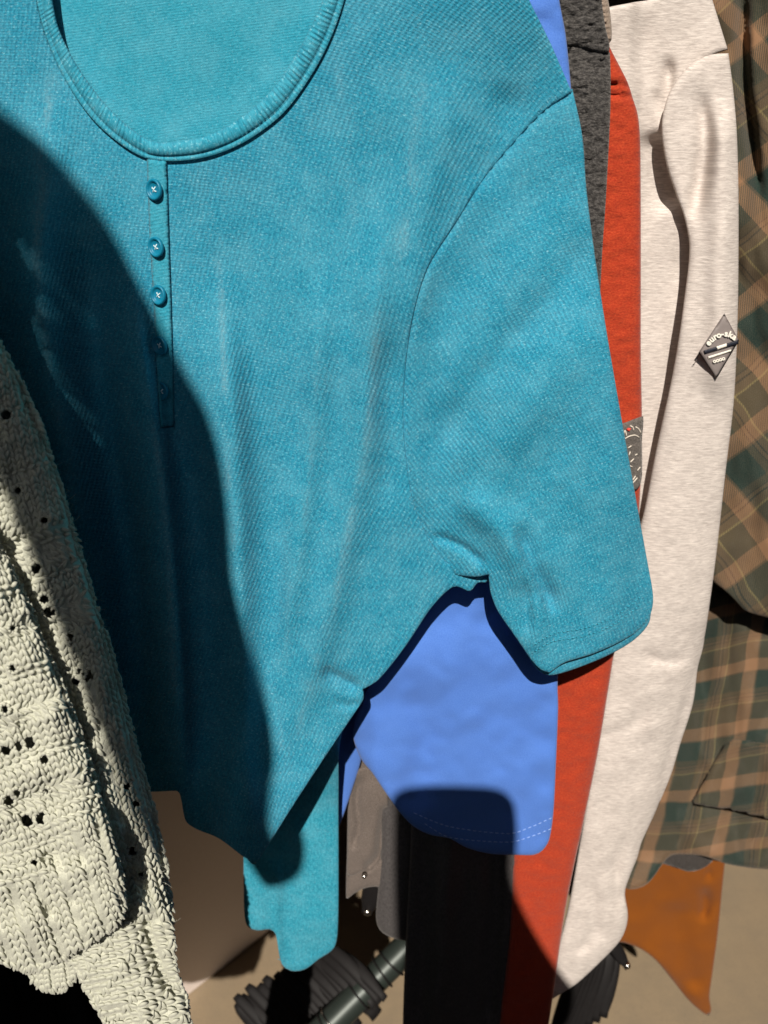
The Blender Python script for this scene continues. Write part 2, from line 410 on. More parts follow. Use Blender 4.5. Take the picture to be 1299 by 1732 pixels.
# the shop window the sun comes in by, behind the photographer
WX0, WX1, WZ0, WZ1 = -.70, .80, 1.45, 3.12
slab('wall', -3, WX0, -.95, -.9, 0, 3.5); slab('wall', WX1, 3, -.95, -.9, 0, 3.5); slab('wall', WX0, WX1, -.95, -.9, 0, WZ0); slab('wall', WX0, WX1, -.95, -.9, WZ1, 3.5)
def block(name, A, B, h, depth, mat, parent=None, z0=0.0):
    A = np.array(A); B = np.array(B); u = (B - A); L = np.linalg.norm(u); u /= L; n = np.array([-u[1], u[0], 0])
    bm = bmesh.new(); vs_ = []
    for zz in (z0, z0 + h):
        for q in (A, B, B + n * depth, A + n * depth): vs_.append(bm.verts.new((q[0], q[1], zz)))
    for q in ((0,1,2,3)[::-1], (4,5,6,7), (0,1,5,4), (1,2,6,5), (2,3,7,6), (3,0,4,7)): bm.faces.new([vs_[i] for i in q])
    bmesh.ops.recalc_face_normals(bm, faces=bm.faces); bmesh.ops.bevel(bm, geom=list(bm.edges), offset=.004, segments=3, affect='EDGES', profile=.5)
    me = bpy.data.meshes.new(name); bm.to_mesh(me); bm.free(); me.materials.append(mat)
    o = bpy.data.objects.new(name, me); COL.objects.link(o)
    if parent: o.parent = parent
    return o
A = PF(296, 1702); B = PF(480, 1556)
Aa = np.array(A) + (np.array(A) - np.array(B)) * 2.2
o = block('display_plinth', Aa, np.array(B), .55, .5, M_BOX)
o['label'] = 'off white display plinth standing on the floor behind the hem of the teal top'; o['category'] = 'plinth'

# ------------------------------------------------------------------ teal top
tb_ang = anglemap([(50, 100, 0), (50, 900, 2), (300, 500, 2), (330, 900, 3), (400, 300, 4), (420, 700, 6), (420, 1100, 14), (560, 200, 12), (560, 500, 18), (600, 750, 28), (560, 1000, 38),
                   (500, 1250, 40), (680, 1000, 50), (720, 350, 30), (700, 150, 28), (870, 150, 44), (930, 60, 46), (930, 160, 50), (800, 250, 36), (690, 500, 24), (660, 900, 42), (740, 950, 50), (300, 1300, 4)])
F1 = field(tb_ang, (-150, -150, 1050, 1700), period=7.0)
F2 = field(lambda x, y: tb_ang(x, y) + math.pi / 2, (-150, -150, 1050, 1700), period=5.0)
ts_ang = anglemap([(870, 300, -20), (950, 250, -8), (850, 500, -28), (760, 560, -34), (740, 700, -46), (720, 850, -52), (780, 850, -50), (900, 950, -26), (870, 800, -34), (1000, 1000, -20), (1050, 900, -14),
                   (1000, 600, -16), (860, 1050, -14), (930, 1100, -14), (1060, 1030, -18), (820, 930, -50)])
S1 = field(ts_ang, (650, 100, 1150, 1200), period=7.0)
S2 = field(lambda x, y: ts_ang(x, y) + math.pi / 2, (650, 100, 1150, 1200), period=5.0)

FOLDS = [([(95, 120), (60, 420), (85, 640), (125, 850), (170, 1050), (215, 1330)], 45, 55, -.012),
         ([(150, 300), (170, 600), (215, 900), (255, 1330)], 40, 40, .010),
         ([(205, 430), (240, 600), (272, 800), (292, 1000), (305, 1200), (312, 1420)], 16, 60, -.013),
         ([(250, 560), (330, 850), (355, 1100), (362, 1420)], 40, 26, .008),
         ([(365, 420), (385, 650), (398, 850), (402, 1100), (412, 1400), (420, 1560)], 30, 70, -.010),
         ([(485, 700), (492, 900), (475, 1150), (455, 1350)], 26, 12, -.003),
         ([(545, 420), (530, 700), (505, 950), (480, 1150)], 30, 20, -.004),
         ([(660, 250), (635, 480), (615, 700), (585, 900), (540, 1080), (470, 1330)], 30, 30, -.0055),
         ([(770, 90), (740, 260), (700, 420), (675, 620)], 34, 50, -.0036),
         ([(860, 130), (845, 240), (800, 330)], 34, 30, .0026),
         ([(640, 560), (660, 720), (650, 880)], 30, 24, .003),
         ([(540, 1130), (580, 1150), (614, 1166)], 8, 12, .004),
         ([(560, 1185), (590, 1195), (612, 1186)], 5, 5, .0022)]
def D_body(x, y):
    d = .500 + .012 * smooth(450, -60, x) * 0
    for pts, a, b, amp in FOLDS: d = d + crease(x, y, pts, a, b, amp * 1.5 if abs(amp) > .0035 else amp * 1.2, .25)
    d = d - .022 * smooth(1180, 1400, y) * smooth(620, 430, x) * smooth(330, 400, x)
    d = d + .004 * fbm(x / 170, y / 300, 3, 2) + .0009 * fbm(x / 40, y / 90, 9, 2)
    d = d + .012 * smooth(560, 980, x) * smooth(-60, 200, y) - .004 * smooth(900, 1400, y)
    return d
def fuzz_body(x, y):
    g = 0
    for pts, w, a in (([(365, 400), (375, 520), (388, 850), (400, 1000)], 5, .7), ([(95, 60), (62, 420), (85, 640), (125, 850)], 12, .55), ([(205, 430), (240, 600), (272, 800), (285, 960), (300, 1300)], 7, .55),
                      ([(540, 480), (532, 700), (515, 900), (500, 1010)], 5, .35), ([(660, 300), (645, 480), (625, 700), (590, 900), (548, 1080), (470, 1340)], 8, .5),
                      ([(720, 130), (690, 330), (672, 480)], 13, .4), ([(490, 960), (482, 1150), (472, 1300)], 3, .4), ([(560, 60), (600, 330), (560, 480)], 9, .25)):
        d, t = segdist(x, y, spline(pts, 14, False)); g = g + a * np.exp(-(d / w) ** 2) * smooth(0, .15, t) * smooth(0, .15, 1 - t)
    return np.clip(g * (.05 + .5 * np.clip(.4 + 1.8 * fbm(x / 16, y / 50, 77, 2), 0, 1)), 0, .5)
ARM = [(967, 156, 1), (920, 188), (870, 240), (820, 300), (770, 378), (725, 450), (702, 520), (688, 600), (682, 700), (688, 780), (700, 850), (722, 905)]
body_pts = [(-160, -160, 1), (58, -160, 1), (56, -60), (62, 0), (78, 62), (108, 130), (152, 196), (202, 242), (256, 272), (304, 274), (362, 264), (422, 237), (482, 190), (532, 120), (562, 60), (582, 0), (600, -70), (610, -160, 1),
            (840, -160, 1), (862, -70), (895, 0), (932, 75), (967, 156, 1)] + ARM[1:] + \
           [(752, 948), (790, 962), (824, 966, 1), (826, 984), (808, 986), (795, 1000), (772, 992), (756, 1000), (728, 1030), (684, 1096), (640, 1150), (614, 1166, 1), (615, 1182), (600, 1206), (562, 1262), (504, 1350), (452, 1432), (430, 1462),
            (418, 1452, 1), (410, 1448), (370, 1418), (332, 1402), (314, 1388), (306, 1350), (300, 1338), (245, 1338), (150, 1310), (50, 1290), (-160, 1260, 1)]
root = empty('t_shirt', (0, .5, 1.2), 'teal ribbed henley top with short sleeves, a scoop neck and five small buttons', 'top')
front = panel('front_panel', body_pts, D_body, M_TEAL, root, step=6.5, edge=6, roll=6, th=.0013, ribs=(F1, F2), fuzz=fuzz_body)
def D_back(x, y): return .510 + .016 * smooth(300, 1000, y) + .003 * fbm(x / 120, y / 260, 21, 2) + crease(x, y, [(175, -50), (180, 120), (170, 260)], 50, 60, -.002)
FB1 = field(lambda x, y: R(82), (-50, -200, 700, 400), (8, 8), 5.0); FB2 = field(lambda x, y: R(172), (-50, -200, 700, 400), (8, 8), 7.0)
panel('back_panel', [(20, -160, 1), (640, -160, 1), (620, 20), (560, 200), (460, 300), (300, 330), (160, 290), (60, 180), (25, 20)], D_back, M_TEALF, root, step=9, roll=10, th=.001, ribs=(FB1, FB2))
# lower back of the top, seen past the lifted front edge, with its hem
def D_tail(x, y):
    return .528 + .055 * smooth(1150, 1380, y) + .004 * fbm(x / 90, y / 200, 31, 2) + crease(x, y, [(470, 1440), (466, 1540), (470, 1640)], 10, 22, -.007, .2) + crease(x, y, [(520, 1200), (530, 1400), (535, 1620)], 40, 40, -.004)
FT1 = field(lambda x, y: R(2), (350, 900, 700, 1700), (6, 8), 7.0); FT2 = field(lambda x, y: R(92), (350, 900, 700, 1700), (6, 8), 5.0)
tail = panel('back_hem_panel', [(400, 1000, 1), (640, 1000, 1), (600, 1180), (576, 1250), (573, 1330), (573, 1450), (572, 1560), (566, 1602), (540, 1622), (515, 1640), (492, 1642), (476, 1630), (466, 1580), (456, 1572), (435, 1574), (418, 1566), (413, 1540), (411, 1420)],
             D_tail, M_TEALF, root, step=8, roll=9, th=.002, ribs=(FT1, FT2))
stitches('hem_stitching', [(470, 1622), (490, 1629), (515, 1624), (545, 1606), (568, 1586)], lambda x, y: D_tail(x, y) - .0023, M_TTHREAD, tail, 5, 3, .0003, .0006)

def D_sleeve(x, y):
    d = D_body(x, y) * 0 + .512 - .016 * smooth(680, 860, x) * smooth(300, 700, y) + .018 * smooth(980, 1110, x) ** 2
    d = d - .004 * smooth(250, 120, y)
    d = d + crease(x, y, [(1000, 380), (950, 480), (860, 590), (770, 720), (720, 800)], 34, 34, .0065, .2) + crease(x, y, [(1030, 520), (950, 620), (870, 740), (800, 800)], 40, 40, -.003, .2)
    d = d + crease(x, y, [(760, 830), (840, 890), (885, 960), (905, 1020)], 30, 26, -.008, .25)
    d = d + crease(x, y, [(872, 880), (895, 950), (925, 1010), (938, 1050)], 18, 8, .008, .25)
    d = d + crease(x, y, [(878, 940), (890, 1010), (892, 1080)], 8, 8, .003, .2)
    d = d + crease(x, y, [(905, 1000), (912, 1060), (905, 1110)], 14, 14, -.003, .2)
    d = d + crease(x, y, [(730, 905), (780, 925), (822, 958)], 7, 6, .005, .15)
    d = d + .004 * fbm(x / 130, y / 160, 41, 2) + .0010 * fbm(x / 35, y / 35, 45, 2)
    return d
arm_rev = [(968, 150, 1), (985, 230), (992, 320), (1006, 430), (1026, 560), (1050, 700), (1068, 800), (1086, 900), (1096, 955), (1104, 1000), (1104, 1025), (1096, 1048), (1075, 1070), (1040, 1090), (1000, 1107), (955, 1121), (930, 1138, 1),
           (915, 1133), (900, 1118), (886, 1098), (868, 1072), (842, 1034), (830, 1004), (826, 972, 1)]
sl_pts = arm_rev + [(802, 976), (752, 966), (704, 918), (694, 850), (681, 780), (675, 700), (681, 600), (694, 518), (717, 446), (762, 374), (812, 294), (862, 232), (912, 180)]
_arm = spline(ARM, 10, False)
def sleeve_depth(x, y):
    # eased into the body along the armhole seam
    q, t = segdist(x, y, _arm, True); w = smooth(80, 0, np.abs(q)) * smooth(945, 800, y); w = np.where((x < 700) & (y < 850), np.maximum(w, smooth(30, 0, np.abs(q))), w)
    return D_sleeve(x, y) * (1 - w) + (D_body(x, y) + .0004 + .0026 * np.exp(-(q / 3.5) ** 2)) * w
sleeve = panel('sleeve', sl_pts, sleeve_depth, M_TEAL, root, step=6.5, edge=6, roll=8, th=.0018, ribs=(S1, S2))
panel('sleeve_back', [(880, 1060), (900, 1122), (922, 1141), (945, 1140), (1000, 1121), (1045, 1100), (1080, 1076), (1100, 1046), (1090, 1000), (1000, 1000)], lambda x, y: D_sleeve(x, y) + .009, M_TEAL, sleeve, step=7, roll=6, th=.002, ribs=(S1, S2))
for off in (0, 13):
    stitches('hem_stitching', [(905, 1090 + off * .9), (935, 1072 + off), (990, 1062 + off), (1040, 1042 + off), (1085, 1008 + off)], lambda x, y: D_sleeve(x, y) - .0028, M_TTHREAD, sleeve, 4, 3.5, .0003, .0006)
# neckband: a folded rib band with a cord along its lower edge
outer = spline([(50, -120), (56, -60), (62, 0), (78, 62), (108, 130), (152, 196), (202, 242), (250, 268), (304, 272), (362, 262), (422, 235), (482, 188), (532, 118), (562, 58), (582, 0), (600, -70), (606, -120)], 2.0, False)
inner = spline([(74, -120), (80, -60), (88, 0), (100, 52), (128, 108), (170, 168), (216, 214), (258, 240), (304, 240), (352, 230), (402, 204), (458, 156), (502, 92), (530, 40), (547, 0), (564, -60), (572, -120)], 2.0, False)
def resamp(p, n):
    s = np.concatenate([[0], np.cumsum(np.linalg.norm(np.diff(p, axis=0), axis=1))]); q = np.linspace(0, s[-1], n); return np.stack([np.interp(q, s, p[:, 0]), np.interp(q, s, p[:, 1])], -1)
N = 1100; oc = resamp(outer, N); ic = resamp(inner, N); K = 17
tt = np.linspace(0, 1, K); V = []; UV = []
ribamp = .5 + .5 * np.sin(np.arange(N) * 2 * math.pi / 9.2)
edgew = smooth(250, 700, np.arange(N)) * .65 + .35
for k, t in enumerate(tt):
    p = oc * (1 - t) + ic * t; base = D_body(p[:, 0], p[:, 1]) - .0022
    if t < .26: h = .0016 * math.sqrt(max(0, 1 - ((t - .11) / .15) ** 2)) if abs(t - .11) < .15 else 0; h = h + 0 * ribamp
    else: h = .0027 * math.sqrt(max(0, 1 - ((t - .62) / .40) ** 2)) + 0 * ribamp; h = h + .0005 * ribamp * edgew * math.sin(math.pi * min(1, (t - .26) / .74))
    V.append(P(p[:, 0], p[:, 1], base - h)); UV.append(np.stack([np.arange(N) * .0006, np.full(N, t * .01)], -1))
pk = ic + (ic - oc) * .03
V.append(P(pk[:, 0], pk[:, 1], D_body(pk[:, 0], pk[:, 1]) + .004)); UV.append(UV[-1]); K += 1
V = np.array(V); F = []
for k in range(K - 1):
    for i in range(N - 1): F.append((k*N + i, k*N + i + 1, (k+1)*N + i + 1, (k+1)*N + i))
UVa = np.array(UV).reshape(-1, 2)
link('neckband', V.reshape(-1, 3), F, M_TBAND, root, UVa, UVa * 220)
# placket and buttons
def D_pl(x, y): return D_body(x, y) - .0026
placket = panel('placket', [(248, 268, 1), (282, 270, 1), (286, 400), (290, 520), (293, 640), (295, 722, 1), (272, 724, 1), (266, 640), (260, 520), (253, 400)], D_pl, M_TEALF, root, step=5, edge=5, roll=4, th=.0011,
                ribs=(field(lambda x, y: R(80), (200, 200, 350, 800), (6, 8), 6.0), field(lambda x, y: R(170), (200, 200, 350, 800), (6, 8), 6.0)))
stitches('placket_stitching', [(273, 718), (284, 719), (294, 718)], lambda x, y: D_pl(x, y) - .0011, M_TTHREAD, placket, 4, 2, .0003, .0006)
def button_mesh():
    prof = [(0, .0010), (.0030, .0010), (.0034, .0013), (.0038, .0021), (.0044, .0024), (.0049, .0021), (.0052, .0013), (.0050, .0003), (.0044, 0), (0, 0)]
    seg = 40; v = []; f = []
    for r, z in prof:
        for j in range(seg): a = j * 2 * math.pi / seg; v.append((r * math.cos(a), -z, r * math.sin(a)))
    for i in range(len(prof) - 1):
        for j in range(seg): f.append((i*seg + j, (i+1)*seg + j, (i+1)*seg + (j+1) % seg, i*seg + (j+1) % seg))
    parts = []
    h = .00115
    for a, b in (((-h, -h), (h, h)), ((-h, h), (-h * .2, -h * .2 + h * .4)), ((h * .2, -h * .4), (h, -h))):
        q = np.linspace(0, 1, 7); z = -.0010 - .0005 * np.sin(q * math.pi)
        parts.append(tube(np.stack([a[0] + (b[0] - a[0]) * q, z, a[1] + (b[1] - a[1]) * q], -1), .00033, 6))
    tv, tf = join(parts); n = len(v)
    me = bpy.data.meshes.new('button'); me.from_pydata(v + tv.tolist(), [], f + [tuple(i + n for i in q) for q in tf])
    me.materials.append(M_BUTTON); me.materials.append(M_THREAD)
    me.polygons.foreach_set('use_smooth', [True] * len(me.polygons)); me.polygons.foreach_set('material_index', [0] * len(f) + [1] * len(tf))
    hv = bmesh.new(); hv.from_mesh(me); bmesh.ops.recalc_face_normals(hv, faces=hv.faces); hv.to_mesh(me); hv.free(); me.update()
    return me
BM = button_mesh()
for bx, by in ((263, 321), (266, 418), (270, 499), (272, 584), (275, 661)):
    o = bpy.data.objects.new('button', BM); COL.objects.link(o); o.parent = placket
    p = P(bx, by, float(D_pl(np.array([bx]), np.array([by]))[0]) - .0012)
    o.location = Vector(p) - wloc(placket); o.rotation_euler = (R(-4), R(random.uniform(-25, 25)), R(-24)); o.scale = (1.0, 1.05, 1.12)

# ------------------------------------------------------------------ blue t shirt
root = empty('t_shirt', (.1, .55, 1.2), 'cobalt blue plain cotton t shirt hanging right behind the teal top', 'top')
def D_blue(x, y):
    d = .548 + .006 * fbm(x / 90, y / 70, 51, 2) - .0026 * np.abs(vnoise(x / 46 + y / 90, y / 38 - x / 80, 55)) - .0012 * np.abs(vnoise(x / 22 - y / 50, y / 19 + x / 60, 56))
    d = d + crease(x, y, [(690, 1160), (720, 1240), (700, 1330), (680, 1380)], 26, 20, .004) + crease(x, y, [(800, 1040), (760, 1130), (800, 1240)], 40, 30, -.004) + crease(x, y, [(930, 1170), (900, 1230), (870, 1300)], 20, 20, .002)
    return d + .012 * smooth(640, 590, x) * smooth(1100, 1250, y)
sb = panel('sleeve', [(820, -160, 1), (925, -160, 1), (946, 0), (957, 60), (966, 150), (984, 400), (990, 700), (966, 1000), (944, 1140), (944, 1200), (940, 1300), (936, 1375), (929, 1420), (918, 1438), (903, 1446), (870, 1446), (830, 1444), (790, 1434), (760, 1418), (728, 1412), (700, 1398), (678, 1376), (655, 1345), (630, 1308), (612, 1286), (600, 1258), (597, 1240), (602, 1215), (612, 1190), (640, 1100), (660, 900), (760, 300)],
           D_blue, M_BLUE, root, step=8, edge=7, roll=9, th=.003)
for off in (0, 18):
    stitches('hem_stitching', [(700 + off, 1375 + off), (760, 1398 + off), (860, 1410 + off * .8), (900, 1398 + off * .9), (936, 1382 + off)], lambda x, y: D_blue(x, y) - .0030, M_BTHREAD, sb, 6, 3.5, .00028, .0005)
panel('front_panel', [(300, 300, 1), (700, 300, 1), (660, 1100), (620, 1240), (610, 1290), (596, 1335), (580, 1382), (570, 1400), (520, 1410), (430, 1400), (380, 1300)], lambda x, y: .606 + .003 * fbm(x / 50, y / 70, 57, 2), M_BLUE, root, step=12, roll=10, th=.003)

# ------------------------------------------------------------------ charcoal fleece
root = empty('fleece_jacket', (.17, .57, 1.3), 'charcoal grey textured fleece between the blue t shirt and the red fleece', 'fleece')
def D_char(x, y): return .567 + .0035 * fbm(x / 9, y / 6, 61, 2) + .003 * fbm(x / 60, y / 90, 63, 2) - .006 * crease(x, y, [(985, 80), (985, 300), (985, 500)], 30, 30, 1.0)
panel('sleeve', [(900, 30, 1), (950, 58, 1), (985, 58), (1015, 68), (1032, 90, 1), (1033, 140), (1032, 200), (1028, 280), (1024, 350), (1018, 440), (1012, 600), (1008, 900, 1), (900, 900, 1)], D_char, M_CHAR, root, step=4.5, edge=5, roll=9, th=.005)
panel('shoulder', [(880, -160, 1), (1014, -160, 1), (1018, 0), (1024, 45), (1031, 78), (1026, 92), (985, 82), (950, 78), (900, 80, 1)], lambda x, y: D_char(x, y) - .0035, M_CHAR, root, step=4.5, edge=5, roll=8, th=.004)

# ------------------------------------------------------------------ red fleece with a badge
root = empty('sweatshirt', (.2, .6, 1.2), 'bright orange red fleece sweatshirt with a grey round badge on its sleeve', 'sweatshirt')
def D_red(x, y):
    cx = np.interp(y, [0, 500, 1100, 1400, 1732], [1040, 1040, 985, 930, 880])
    return .592 + .0016 * fbm(x / 14, y / 10, 71, 2) + .012 * ((x - cx) / 90) ** 2 * .6 + .003 * fbm(x / 60, y / 120, 75, 2) + crease(x, y, [(1000, 143), (1050, 144), (1090, 152)], 4, 4, .0045, .02) + crease(x, y, [(1000, 160), (1050, 161), (1090, 168)], 4, 4, .0045, .02)
rs = panel('sleeve', [(960, 20, 1), (1000, 20), (1020, 55), (1034, 85), (1048, 112), (1062, 140), (1070, 165), (1079, 195), (1083, 240), (1084, 400), (1084, 600), (1086, 720), (1083, 830), (1078, 900), (1056, 1040), (1040, 1100), (1030, 1160), (1010, 1280), (985, 1400), (958, 1530), (936, 1680), (915, 1820, 1), (835, 1820, 1), (848, 1700), (862, 1580), (868, 1450), (880, 1300), (900, 1000), (930, 500)],
           D_red, M_RED, root, step=6, edge=6, roll=14, th=.006)
def D_patch(x, y): return D_red(x, y) - .0085
pp = panel('badge', [(1020, 745), (1040, 722), (1062, 713), (1080, 706), (1088, 704, 1), (1088, 718), (1086, 740), (1086, 800), (1082, 822), (1072, 830), (1040, 826), (1020, 800)], D_patch, M_PATCH, rs, step=4, edge=3, roll=3, th=.0012)
parts = []
def line3(pts, D, lift, r): q = spline(pts, 3, False); return tube(P(q[:, 0], q[:, 1], D(q[:, 0], q[:, 1]) - lift), r, 6)
for l in ([(1050, 748), (1062, 739), (1074, 736), (1081, 740)], [(1053, 742), (1057, 728), (1060, 738)], [(1066, 720), (1070, 722), (1072, 728)], [(1075, 722), (1080, 725), (1084, 732)],
          [(1062, 758), (1068, 754)], [(1074, 770), (1078, 768)], [(1066, 782), (1072, 776)], [(1060, 792), (1066, 788), (1070, 790)], [(1070, 812), (1075, 805)], [(1066, 822), (1072, 815), (1078, 808)], [(1078, 796), (1083, 790)], [(1064, 770), (1066, 764)]):
    parts.append(line3(l, D_patch, .0014, .0005))
v, f = join(parts); link('embroidery', v, f, M_SILV, pp)
v, f = line3([(1061, 725), (1064, 728), (1065, 724)], D_patch, .0015, .0011); link('embroidered_dot', v, f, M_REDI, pp)

root = empty('sweater', (.26, .61, 1.45), 'beige knitted garment of which only a ribbed edge shows above the red fleece', 'sweater')
def D_col(x, y): return .612 + .0009 * np.sin(y * 2 * math.pi / 9.5) + .004 * ((x - 1020) / 16) ** 2 * .5
panel('ribbed_edge', [(985, -160, 1), (1022, -160, 1), (1026, -20), (1032, 20), (1035, 50), (1034, 68), (1028, 74), (1015, 70), (990, 40)], D_col, M_COLLAR, root, step=3, edge=4, roll=8, th=.004)

# ------------------------------------------------------------------ pale grey sweatshirt
root = empty('sweatshirt', (.3, .65, 1.2), 'pale grey melange sweatshirt with a diamond badge on its long sleeve', 'sweatshirt')
def D_wb(x, y):
    d = .652 + .004 * fbm(x / 60, y / 90, 81, 2) + crease(x, y, [(1135, 90), (1131, 150), (1124, 210)], 8, 14, .008, .3)
    d = d - .010 * smooth(1090, 1060, x) + crease(x, y, [(1105, 168), (1118, 166)], 10, 10, .003, .3) + crease(x, y, [(1122, 215), (1130, 290), (1160, 350)], 16, 40, .016, .25)
    return d
panel('front_panel', [(960, 40, 1), (1000, 22), (1030, 12), (1070, 4), (1110, -6), (1150, -60), (1170, -160, 1), (1185, -160, 1), (1193, -40), (1205, 0), (1218, 42), (1231, 84, 1), (1205, 94), (1190, 110), (1190, 300), (1170, 480), (1150, 700), (1130, 900), (1100, 1040), (1000, 1100), (970, 900), (975, 200)],
      D_wb, M_WHITE, root, step=7, edge=6, roll=9, th=.003)
def D_ws(x, y):
    ce = np.interp(y, [0, 200, 600, 1000, 1300, 1660], [1215, 1210, 1195, 1130, 1040, 975])
    d = .640 - .016 * np.sqrt(np.clip(1 - ((x - ce) / 85) ** 2, 0, 1)) * smooth(150, 600, y) + .003 * fbm(x / 50, y / 110, 91, 2) + .0024 * fbm(x / 34 + y / 80, y / 30, 95, 2) * (.25 + .75 * smooth(800, 1300, y))
    d = d + crease(x, y, [(1172, 130), (1186, 180), (1193, 240), (1182, 320), (1160, 400)], 16, 14, .011, .3, 2)
    d = d - .010 * crease(x, y, [(1218, 160), (1222, 400), (1212, 700)], 26, 26, 1.0, .15)
    for l, a in (([(1170, 1110), (1120, 1120), (1080, 1100)], .003), ([(1000, 1250), (1060, 1230), (1100, 1200)], .002), ([(1062, 1400), (1044, 1480), (1054, 1560)], .004), ([(1000, 1470), (1010, 1560), (1030, 1600)], .003), ([(960, 1610), (990, 1600), (1010, 1560)], .0025), ([(975, 1540), (990, 1480), (985, 1400)], .002)):
        d = d + crease(x, y, l, 8, 10, a, .3)
    return d
ws = panel('sleeve', [(1232, 90, 1), (1240, 150), (1246, 220), (1249, 320), (1249, 450), (1247, 560), (1241, 680), (1227, 800), (1210, 950), (1190, 1090), (1180, 1130), (1172, 1190), (1150, 1260), (1135, 1310), (1110, 1370), (1085, 1425), (1078, 1450), (1066, 1480), (1057, 1510), (1062, 1545), (1058, 1572), (1045, 1596), (1010, 1632), (975, 1664), (950, 1680), (934, 1690, 1),
                     (934, 1670), (940, 1620), (962, 1530), (985, 1400), (1005, 1280), (1025, 1160), (1046, 1040), (1064, 950), (1088, 870), (1110, 760), (1140, 620), (1158, 500), (1166, 420), (1158, 370), (1142, 325), (1126, 272), (1119, 215), (1127, 170), (1145, 135), (1170, 108), (1200, 93)],
           D_ws, M_WHITE, root, step=6.5, edge=6, roll=11, th=.004)
# diamond badge with lettering
_g = lambda x, y: float(D_ws(np.array([x]), np.array([y]))[0])
_bs = (_g(1238, 575) - _g(1190, 595)) / 48 * .6
def D_bd(x, y): return _g(1212, 586) - .0045 + (np.asarray(x) - 1212) * _bs
bd = panel('badge', [(1225, 530, 1), (1250, 576, 1), (1212, 641, 1), (1181, 597, 1)], D_bd, M_RUB, ws, step=5, edge=4, roll=2.5, th=.0010)
def flat(name, pts, D, lift, mat, par, th=.0006, roll=1.2, corner=True): return panel(name, [(p[0], p[1], 1) for p in pts] if corner else pts, lambda x, y: D(x, y) - lift, mat, par, step=1.4, edge=2.5, roll=roll, th=th)
L0 = .0018
flat('badge_bar', [(1190, 593), (1248, 575), (1249, 582), (1192, 599)], D_bd, L0, M_NAVY, bd)
flat('badge_bar', [(1211.5, 586.2), (1229, 580.5), (1230, 586.2), (1213, 592)], D_bd, L0 + .0005, M_INK, bd)
flat('badge_bar', [(1197.5, 603), (1238, 590.5), (1237, 594.5), (1198, 607.5)], D_bd, L0, M_INK, bd, .0004)
def text_on(name, chars, pts, size, D, lift, mat, parent, th=.0005):
    """raised letters, each set on its own point of the cloth and facing the way the badge faces"""
    Vs = []; Fs = []; off = 0
    for ch, (x, y, ang) in zip(chars, pts):
        cu = bpy.data.curves.new('tmp', 'FONT'); cu.body = ch; cu.size = 1; cu.extrude = .12; cu.offset = .045; cu.align_x = 'CENTER'; cu.resolution_u = 3
        ob = bpy.data.objects.new('tmp', cu); COL.objects.link(ob); dg = bpy.context.evaluated_depsgraph_get(); me = bpy.data.meshes.new_from_object(ob.evaluated_get(dg))
        ca, sa = math.cos(R(ang)), math.sin(R(ang)); co = np.array([vv.co for vv in me.vertices])
        if len(co) == 0: continue
        u = co[:, 0] * size; w = co[:, 1] * size; zz = co[:, 2]
        px = x + u * ca + w * sa; py = y + u * sa * -1 * -1 - w * ca if False else y - w * ca + u * sa
        Vs.append(P(px, py, D(px, py) - lift - zz * th / .12)); Fs += [tuple(i + off for i in p.vertices) for p in me.polygons]; off += len(co)
        bpy.data.objects.remove(ob); bpy.data.curves.remove(cu); bpy.data.meshes.remove(me)
    return link(name, np.vstack(Vs), Fs, mat, parent, smooth_=False)
text_on('badge_lettering', 'euro-ska', [(1201.5, 583, -48), (1206.5, 577.5, -40), (1211.5, 573.6, -28), (1217, 571, -16), (1222.5, 569, -6), (1228, 568.8, 6), (1234, 570.5, 22), (1240, 574, 34)], 14.5, D_bd, L0 + .0004, M_INK, bd)
text_on('badge_lettering', 'oooo', [(1209.5, 613.5, -16), (1214.5, 612, -16), (1219.5, 610.5, -16), (1224.5, 609, -16)], 10, D_bd, L0 + .0004, M_INK, bd)
v, f = line3([(1181, 599), (1179, 606), (1176, 613), (1172, 617)], lambda x, y: D_ws(x, y), .006, .0003); link('loose_thread', v, f, M_RUB, ws)

# ------------------------------------------------------------------ plaid flannel shirt
root = empty('flannel_shirt', (.4, .75, 1.1), 'green and brown plaid flannel shirt hanging at the right behind the pale sweatshirt', 'shirt')
fs_ang = anglemap([(1230, 100, -38), (1290, 300, -40), (1250, 600, -42), (1270, 800, -38), (1260, 1000, -32)], 1)
FS1 = field(fs_ang, (1100, -200, 1500, 1150), (10, 16), 172.0); FS2 = field(lambda x, y: fs_ang(x, y) + math.pi / 2, (1100, -200, 1500, 1150), (10, 16), 172.0)
def D_fs(x, y): return .722 + .013 * fbm(x / 55, y / 120, 101, 3) + crease(x, y, [(1262, -100), (1257, 20), (1262, 150), (1275, 260), (1290, 420)], 9, 14, .020, .35) + crease(x, y, [(1225, 80), (1250, 300), (1290, 500)], 30, 30, -.006)
panel('sleeve', [(1120, -160, 1), (1500, -160, 1), (1500, 1100, 1), (1400, 1068), (1320, 1050), (1262, 1034), (1240, 1012), (1222, 996), (1206, 984), (1180, 960), (1120, 900, 1)], D_fs, M_PLAID, root, step=5.5, edge=7, roll=9, th=.004, ribs=(FS1, FS2))
fb_ang = anglemap([(1180, 1050, 10), (1280, 1100, 4), (1150, 1300, 18), (1250, 1300, 6), (1100, 1450, 24), (1280, 1450, 2)], 1)
def fb2(x, y): return R(90 + float(np.interp(x, [1080, 1180, 1260, 1299], [-8, 10, 12, 6]))) * 1
FP1 = field(fb_ang, (1000, 850, 1500, 1600), (14, 18), 112.0); FP2 = field(lambda x, y: fb2(x, y) * -1 + math.pi, (1000, 850, 1500, 1600), (14, 18), 100.0)
